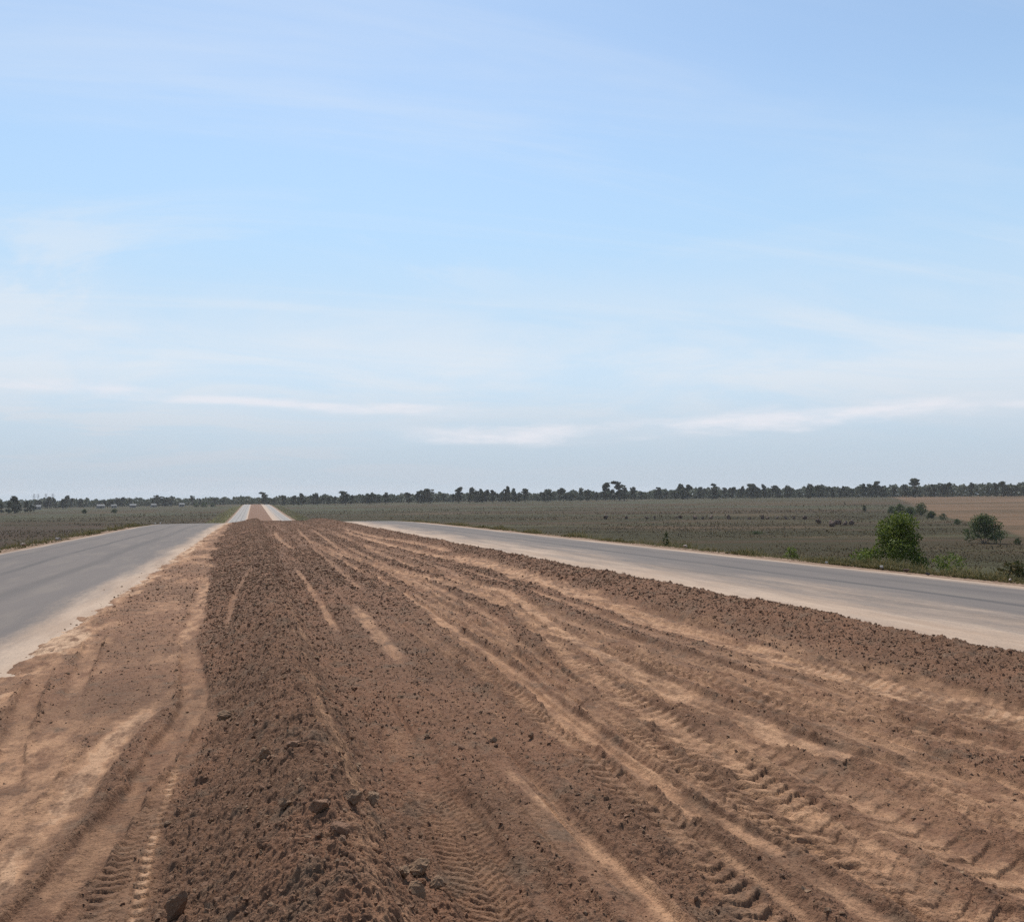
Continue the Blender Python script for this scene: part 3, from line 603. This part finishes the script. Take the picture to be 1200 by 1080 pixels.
# the continuous wood behind
def wood():
    n = 60000; dg = rng.uniform(-33, 33, n); gap = 1-.75*np.exp(-((dg+5.6)/1.0)**2)*0
    r = 1010+120*rng.random(n)+np.where(dg < -17, 190, 0); a = YAW+np.radians(dg)
    x, y = r*np.sin(a), r*np.cos(a); top = (6.5+9.0*(fbm(dg*4.5, r/150, 33, 5)-.28)+np.interp(dg, [-30, -10, 7, 30], [.5, 0, 1.0, 4.2]))*np.interp(dg, [-16.8, -15.5, -14.5], [1, .9, 1]); z = plain(x, y)+top*rng.random(n)**.8
    P = np.stack([x, y, z], -1); s = rng.uniform(.7, 1.9, n)[:, None]; u = rng.normal(size=(n, 3)); u /= np.linalg.norm(u, axis=1)[:, None]; v = np.cross(u, rng.normal(size=(n, 3))); v /= np.linalg.norm(v, axis=1)[:, None]
    V = np.stack([P-u*s, P+v*s*.6, P+u*s, P-v*s*.6], 1).reshape(-1, 3)
    tag(mesh_np('woodland', V, np.arange(4*n).reshape(-1, 4), FAR_LEAF), 'continuous hazy far wood along the horizon', 'wood', kind='stuff')
wood()

def bush(x, y, h, w, mat, label, seed, n, size, cat='bush', name='bush', stems=5, base=None, group=None, low=.12):
    rg = np.random.default_rng(seed); z = float(ground_z(np.array([x]), np.array([y]))[0])-.05 if base is None else base
    t = thing(name, label, cat, (x, y, z), group=group); bm = bmesh.new(); C_, Rr = [], []
    nb = stems*6
    for b in range(nb):
        a = b*2.4+rg.uniform(-.3, .3); zz = h*(low+(.88-low)*(b+rg.uniform(0, 1))/nb); ro = w*.5*rg.uniform(.2, 1.0)*max(.12, 1-((zz/h-.36)/.62)**2); e = np.array([math.cos(a)*ro, math.sin(a)*ro, zz])
        if b < stems*2: tube(bm, [(rg.normal(0, .04)*w, rg.normal(0, .04)*w, -.05), tuple(e*np.array([.35, .35, .6])), tuple(e)], [h*.012, h*.009, h*.003], 5)
        C_.append(e); Rr.append(w*rg.uniform(.12, .21))
    obj('stem', bm, BARK, t); V, F = leaves(np.array(C_), np.array(Rr), n, size, rg); mesh_np('foliage', V, F, mat, parent=t); return t

bush(20.1, 24.3, 3.2, 2.45, BUSH_LEAF, 'tall bright green bush at the outer edge of the right road', 1, 15000, .085, low=.06)
bush(20.2, 22.2, 2.15, 1.3, BUSH_LEAF, 'low loose green bush right of the tall bright green bush', 2, 1500, .08)
bush(20.9, 22.0, 1.75, .9, GRASS, 'small yellowish weed bush right of the low loose green bush', 12, 700, .09, name='weed')
bush(18.3, 17.9, 1.1, .95, GRASS, 'pale yellow green weed clump by the road edge at the far right', 3, 900, .11, name='weed')
bush(19.3, 18.1, 1.9, 1.2, DARK_LEAF, 'dark green weed clump behind the pale weed clump at the far right', 13, 900, .10, name='weed')
x, y = polar(27.9, 209); bush(x, y, 6.1, 6.6, DARK_LEAF, 'lone dark round tree standing in the field right of the tall green bush', 4, 5200, .34, cat='tree', name='tree', low=.16)
for px, r, h, w, lb in ((1044, 470, 3.4, 4.2, 'leftmost dark bush of the far hedge above the tall green bush'), (1053, 455, 5.0, 5.6, 'rounded second bush of the far hedge above the tall green bush'), (1065, 450, 3.6, 5.0, 'low third bush of the far hedge above the tall green bush'), (1078, 440, 5.6, 6.6, 'largest bush of the far hedge above the tall green bush'), (1090, 400, 3.0, 3.4, 'small reddish end bush of the far hedge')):
    x, y = polar(math.degrees(math.atan((px-600)/1040)), r); bush(x, y, h, w, DARK_LEAF, lb, px, 1300, .5, group='bushes of the far hedge')
for px, r, h, w, lb in ((230, 960, 3.6, 6, 'left dark bush of three beside the distant road bank'), (239, 950, 4.4, 8, 'middle dark bush of three beside the distant road bank'), (249, 940, 3.4, 6, 'right dark bush of three beside the distant road bank'), (99, 690, 3.2, 3.6, 'small dark bush in the left field nearer the picture edge'), (134, 690, 3.0, 4.0, 'small dark bush in the left field nearer the distant road'), (1012, 490, 3.8, 2.2, 'small dark shrub in the field up left of the tall green bush'), (1190, 205, 1.4, 1.3, 'tiny dark shrub alone in the field at the far right'), (885, 243, .8, 3.3, 'low long made-up shrub in place of a dark shadowy hollow in the field behind the right verge'), (1104, 380, 2.6, 3.2, 'small shrub on the dyke right of the far hedge'), (1120, 330, 2.0, 2.6, 'small shrub on the dyke between far hedge and lone round tree')):  # the low long shrub is made up, standing in for a dark shadowy hollow
    x, y = polar(math.degrees(math.atan((px-600)/1040)), r); bush(x, y, h, w, DARK_LEAF, lb, px, 700, max(.12, r*.0008))
bush(17.6, 36.0, .95, .32, DARK_LEAF, 'slim dark upright weed left of the pale slab on the right verge', 5, 260, .08, name='weed')
bush(18.0, 27.0, .9, .6, BUSH_LEAF, 'small green weed on the right verge between pale slab and white rubble', 6, 500, .07, name='weed')
bush(18.3, 23.5, 1.05, .8, BUSH_LEAF, 'small green weed just left of the tall bright green bush', 7, 600, .07, name='weed')
MOUNDS = [(5.98, 385), (7.34, 388), (8.58, 380), (9.02, 383), (10.46, 386), (10.67, 384), (11.63, 380), (12.05, 381), (12.58, 386), (13.67, 380), (14.91, 378), (15.73, 382), (16.04, 380), (16.6, 384), (17.1, 379), (17.6, 383), (18.2, 381)]
REDS = [(19.0, 330, 2.2), (19.78, 318, 2.6), (20.12, 322, 2.8), (20.56, 315, 2.4), (20.85, 320, 3.0), (19.83, 300, 2)]
STRAY = [
 ('stone_slab', 16.9, 32.9, (.19, .13, .085), STONE, 'flat pale stone slab lying on the right verge', 'stone', 400),
 ('rubble_piece', 16.5, 23.0, (.05, .05, .04), WHITE, 'white rubble piece on the right verge left of the green bush', 'rubble', 401),
 ('rubble_piece', 16.7, 20.8, (.10, .07, .055), WHITE, 'larger whitish rubble piece at the foot of the tall green bush', 'rubble', 402),
 ('stone', 15.2, 21.8, (.06, .06, .05), DKSTONE, 'small dark stone lying on the outer edge of the right road', 'stone', 403),
 ('stone', 16.4, 19.5, (.12, .08, .06), MOUND, 'reddish earth lump on the verge below the tall green bush', 'stone', 404),
 ('stone', 16.2, 18.5, (.08, .06, .05), DKSTONE, 'dark stone on the verge right of the reddish earth lump', 'stone', 405),
 ('stone', 16.8, 16.6, (.09, .07, .05), STONE, 'pale stone among rubble on the verge at the far right', 'stone', 406),
 ('marker_stone', -9.8, 99.5, (.13, .13, .17), WHITE, 'nearer one of two white stones on the left road edge', 'stone', 407),
 ('marker_stone', -9.8, 105, (.14, .12, .19), WHITE, 'farther one of two white stones on the left road edge', 'stone', 408),
 ('stone', -10.6, 55.5, (.22, .15, .13), STONE, 'pale stone on the outer edge of the left road', 'stone', 409),
 ('stone', -10.6, 47.6, (.26, .16, .10), STONE, 'flat yellowish stone on the left verge nearest the picture edge', 'stone', 410),
]
HOUSES = [(-28.17, 1010, 8, 6, 2.8, 'small house lowest and leftmost, below the power pylons'),
 (-24.87, 1050, 7, 5, 2.6, 'small house in the left treeline second from the left'),
 (-24.14, 1060, 5, 4, 2.4, 'tiny house just right of a similar one in the left treeline'),
 (-23.12, 1060, 6, 5, 2.5, 'small house in the middle of the left treeline'),
 (-21.99, 1060, 5, 4, 2.5, 'small house left of the broad dark tree block'),
 (-20.41, 1040, 5, 4, 2.6, 'small house close to the distant road')]
PYLONS = [(-28.3, 2100, 22, 'leftmost power pylon of the four beyond the treeline'), (-28.09, 2300, 23, 'second power pylon from the left beyond the treeline'), (-27.7, 2200, 23, 'third power pylon from the left beyond the treeline'), (-27.35, 2100, 23, 'rightmost power pylon of the four beyond the treeline')]
# ------------------------------------------------------------------ mounds and stray things
def ellipsoid_lump(name, x, y, s, mat, label, cat, seed, group=None, z=None, sink=.2, rz=0):
    bm = lump(seed, 12, 2, .12, 1.0); o = obj(name, bm, mat); zz = float(ground_z(np.array([x]), np.array([y]))[0]) if z is None else z
    o.location = (x, y, zz+s[2]*(.75-sink)); o.scale = s; o.rotation_euler = (0, 0, rz); return tag(o, label, cat, group)
for i, (px, dd) in enumerate(MOUNDS):
    x, y = polar(px, dd); s = random.uniform(.8, 1.3)
    ellipsoid_lump('soil_mound', x, y, (1.3*s, .9*s, 1.15*s), MOUND, 'low earth mound in the long row across the dark field', 'mound', 300+i, 'row of mounds across the dark field', rz=random.uniform(0, 3))
for i, (px, dd, w) in enumerate(REDS):
    x, y = polar(px, dd); ellipsoid_lump('soil_mound', x, y, (w*.7, w*.5, 1.2), MOUND, 'reddish earth mound in the cluster left of the tall green bush', 'mound', 340+i, 'reddish mounds left of the green bush', rz=i)
for nm, x, y, s, mat, lb, cat, sd in STRAY:
    ellipsoid_lump(nm, x, y, s, mat, lb, cat, sd, rz=sd, z=float(road_z(y))-.05 if abs(x-3) < 14.3 else None)

# ------------------------------------------------------------------ houses and pylons
def box(bm, x0, x1, y0, y1, z0, z1):
    v = [bm.verts.new(p) for p in ((x0, y0, z0), (x1, y0, z0), (x1, y1, z0), (x0, y1, z0), (x0, y0, z1), (x1, y0, z1), (x1, y1, z1), (x0, y1, z1))]
    for f in ((3, 2, 1, 0), (4, 5, 6, 7), (0, 1, 5, 4), (1, 2, 6, 5), (2, 3, 7, 6), (3, 0, 4, 7)): bm.faces.new([v[i] for i in f])
def house(deg, r, w, d, h, label):
    x, y = polar(deg, r); t = thing('house', label, 'house', (x, y, float(plain(np.array([x]), np.array([y]))[0])), -YAW-R_(deg)+random.uniform(-.3, .3), 'small houses by the far treeline')
    bm = bmesh.new(); box(bm, -w/2, w/2, -d/2, d/2, -.3, h); obj('wall', bm, WALLM, t)
    bm = bmesh.new(); e = .5; rh = d*.32
    for q in (0, 1):
        s = -1 if q else 1; v = [bm.verts.new(p) for p in ((-w/2-e, s*(d/2+e), h-.1), (w/2+e, s*(d/2+e), h-.1), (w/2+e, 0, h+rh), (-w/2-e, 0, h+rh))]; bm.faces.new(v)
    for s in (-1, 1): bm.faces.new([bm.verts.new(p) for p in ((s*w/2, -d/2, h), (s*w/2, d/2, h), (s*w/2, 0, h+rh-.1))])
    rf = obj('roof', bm, ROOFM, t); md = rf.modifiers.new('thick', 'SOLIDIFY'); md.thickness = .12
    bm = bmesh.new(); box(bm, -.5, .5, -d/2-.05, -d/2+.05, 0, 2.1); obj('door', bm, DARKM, t)
    for s in (-1, 1): bm = bmesh.new(); box(bm, s*w*.3-.55, s*w*.3+.55, -d/2-.05, -d/2+.05, 1.0, 2.2); obj('window', bm, DARKM, t)
for a in HOUSES: house(*a)
def pylon(deg, r, h, label):
    x, y = polar(deg, r); t = thing('pylon', label, 'pylon', (x, y, -.3), -YAW-R_(deg)+.4, 'power pylons beyond the far left treeline')
    bm = bmesh.new(); b = 2.6; rad = .16
    def P(s, u, f): q = b*(1-.82*f); return (s*q, u*q, h*f*.98)
    for s in (-1, 1):
        for u in (-1, 1): tube(bm, [P(s, u, 0), P(s, u, .6), (s*.45, u*.45, h)], [rad, rad, rad*.7], 4)
    F_ = np.linspace(0, .9, 8)
    for f0, f1 in zip(F_, F_[1:]):
        for u in (-1, 1): tube(bm, [P(-1, u, f0), P(1, u, f1)], [.07, .07], 3); tube(bm, [P(1, u, f0), P(-1, u, f1)], [.07, .07], 3); tube(bm, [P(u, -1, f0), P(u, 1, f1)], [.07, .07], 3)
    obj('lattice_tower', bm, STEEL, t)
    for f, w in ((.72, 5.5), (.84, 4.6), (.95, 3.6)):
        bm = bmesh.new(); tube(bm, [(-w, 0, h*f), (0, 0, h*f+.3), (w, 0, h*f)], [.06, .2, .06], 4); tube(bm, [(-w, 0, h*f), (0, 0, h*f-.7), (w, 0, h*f)], [.06, .1, .06], 4); obj('cross_arm', bm, STEEL, t)
for a in PYLONS: pylon(*a)

# ------------------------------------------------------------------ air, sky, sun, camera
bm = bmesh.new(); box(bm, -3900, 3900, -3900, 3900, -3, 42); hz = obj('haze', bm, None)
m = bpy.data.materials.new('haze'); m.use_nodes = True; nt = m.node_tree; nt.nodes.clear(); o = nt.nodes.new('ShaderNodeOutputMaterial'); v = nt.nodes.new('ShaderNodeVolumePrincipled')
v.inputs['Color'].default_value = (.90, .92, .96, 1); v.inputs['Density'].default_value = HAZE; v.inputs['Anisotropy'].default_value = .2; nt.links.new(v.outputs[0], o.inputs['Volume'])
hz.data.materials.append(m); tag(hz, 'pale even haze over the plain', 'haze', kind='stuff')

def build_world():
    w = bpy.data.worlds.new('World'); bpy.context.scene.world = w; w.use_nodes = True; nt = w.node_tree; k = N(nt, 1.0); bg = nt.nodes['Background']
    sky = nt.nodes.new('ShaderNodeTexSky'); sky.sky_type = 'NISHITA'; sky.sun_disc = False; sky.sun_elevation = SUN_EL; sky.sun_rotation = SUN_AZ
    sky.air_density = 1.0; sky.dust_density = .3; sky.ozone_density = 1.0; sky.altitude = 60
    tc = nt.nodes.new('ShaderNodeTexCoord'); d = tc.outputs['Generated']; sx = nt.nodes.new('ShaderNodeSeparateXYZ'); nt.links.new(d, sx.inputs[0]); z = sx.outputs[2]
    # high thin veil: cloud layer seen on a plane overhead
    zz = k.math('ADD', z, .12); cx = k.math('DIVIDE', sx.outputs[0], zz); cy = k.math('DIVIDE', sx.outputs[1], zz)
    cb = nt.nodes.new('ShaderNodeCombineXYZ'); nt.links.new(cx, cb.inputs[0]); nt.links.new(cy, cb.inputs[1]); P = cb.outputs[0]
    q = k.mapping(P, (.75, 1.0, 1), (0, 0, R_(-30)), (2.3, .7, 0))
    n1 = k.noise(q, 1.1, 8, .6, .8); n2 = k.noise(k.mapping(P, (.25, 1.5, 1), (0, 0, R_(-24)), (5, 1, 0)), 1.6, 7, .6, .8)
    low = k.rng(z, .50, .06, 0, 1); az = k.math('SUBTRACT', k.math('ARCTAN2', sx.outputs[0], sx.outputs[1]), YAW)
    lft = k.rng(az, .22, -.45, .30, 1)
    lowb = k.math('MULTIPLY', k.rng(z, .29, .12), k.rng(z, .0, .12)); veil = k.math('MULTIPLY', k.math('MULTIPLY', k.rng(n1, .42, .62, .0, 1), low), lft); veil = k.math('MAXIMUM', veil, k.math('MULTIPLY', lowb, k.rng(n1, .3, .65, .40, 1)))
    veil = k.math('ADD', k.math('ADD', k.math('MULTIPLY', veil, .80), .08), k.math('MULTIPLY', k.rng(n2, .45, .75, 0, .26), k.rng(z, .03, .2)))
    CL = tuple(c*CLOUD for c in (.86, .92, .99))
    col = k.mix(.0, sky.outputs[0], CL); 
    clear = k.mix(1.0, sky.outputs[0], (1.0, 1.06, 1.02), 'MULTIPLY')
    base = k.mix(k.rng(z, .46, .16, 0, .85), clear, tuple(c*CLOUD for c in (.51, .755, 1.0)))
    col = k.mix(k.math('MINIMUM', veil, .85), base, CL)
    col = k.mix(k.rng(z, .155, .0, 0, .85), col, tuple(c*CLOUD for c in (.55, .62, .71)))
    # two low streaks of cloud near the horizon
    el = k.math('ARCSINE', z); wob = k.noise(k.mapping(d, (5, 5, 30)), 1.0, 5, .6)
    def streak(e0, slope, wd, a0, a1, amt, sc):
        e = k.math('SUBTRACT', el, k.math('ADD', k.math('MULTIPLY', az, slope), e0)); e = k.math('ADD', e, k.math('MULTIPLY', k.math('SUBTRACT', wob, .5), wd*3.2))
        g = k.rng(k.math('ABSOLUTE', e), wd, wd*.1, 0, 1); t = k.math('MULTIPLY', k.rng(az, a0, a0+.12), k.rng(az, a1, a1-.12))
        nn = k.rng(k.noise(k.mapping(d, (sc, sc, sc*5), (0, 0, 0), (a0*9, 0, 0)), 1.0, 6, .6), 1.0-.66, .62, .05, 1)
        return k.math('MULTIPLY', k.math('MULTIPLY', g, t), k.math('MULTIPLY', nn, amt))
    for a in STREAKS: col = k.mix(streak(*a), col, tuple(c*CLOUD for c in (.93, .93, .99)))
    nt.links.new(col, bg.inputs['Color']); bg.inputs['Strength'].default_value = SKY
build_world()
sl = bpy.data.lights.new('sun', 'SUN'); sl.energy = SUN; sl.angle = R_(.6); sl.color = (1, .955, .89); so = bpy.data.objects.new('sun', sl); C.objects.link(so)
so.rotation_euler = (math.pi/2-SUN_EL, 0, math.pi-SUN_AZ)
cam = bpy.data.cameras.new('camera'); co = bpy.data.objects.new('camera', cam); C.objects.link(co); cam.sensor_width = 36; cam.lens = 36*1040/1200.; cam.clip_end = 12000; cam.clip_start = .05
from mathutils import Matrix
co.matrix_world = Matrix.Translation((0, 0, EYE)) @ Matrix.Rotation(-YAW, 4, 'Z') @ Matrix.Rotation(math.pi/2+PITCH, 4, 'X') @ Matrix.Rotation(-ROLL, 4, 'Z')
sc = bpy.context.scene; sc.camera = co
sc.view_settings.view_transform = 'Standard'; sc.view_settings.look = 'None'; sc.view_settings.exposure = EXPO; sc.view_settings.gamma = 1
sc.cycles.volume_bounces = 1; sc.cycles.max_bounces = 6; sc.cycles.use_denoising = False; sc.cycles.use_adaptive_sampling = False
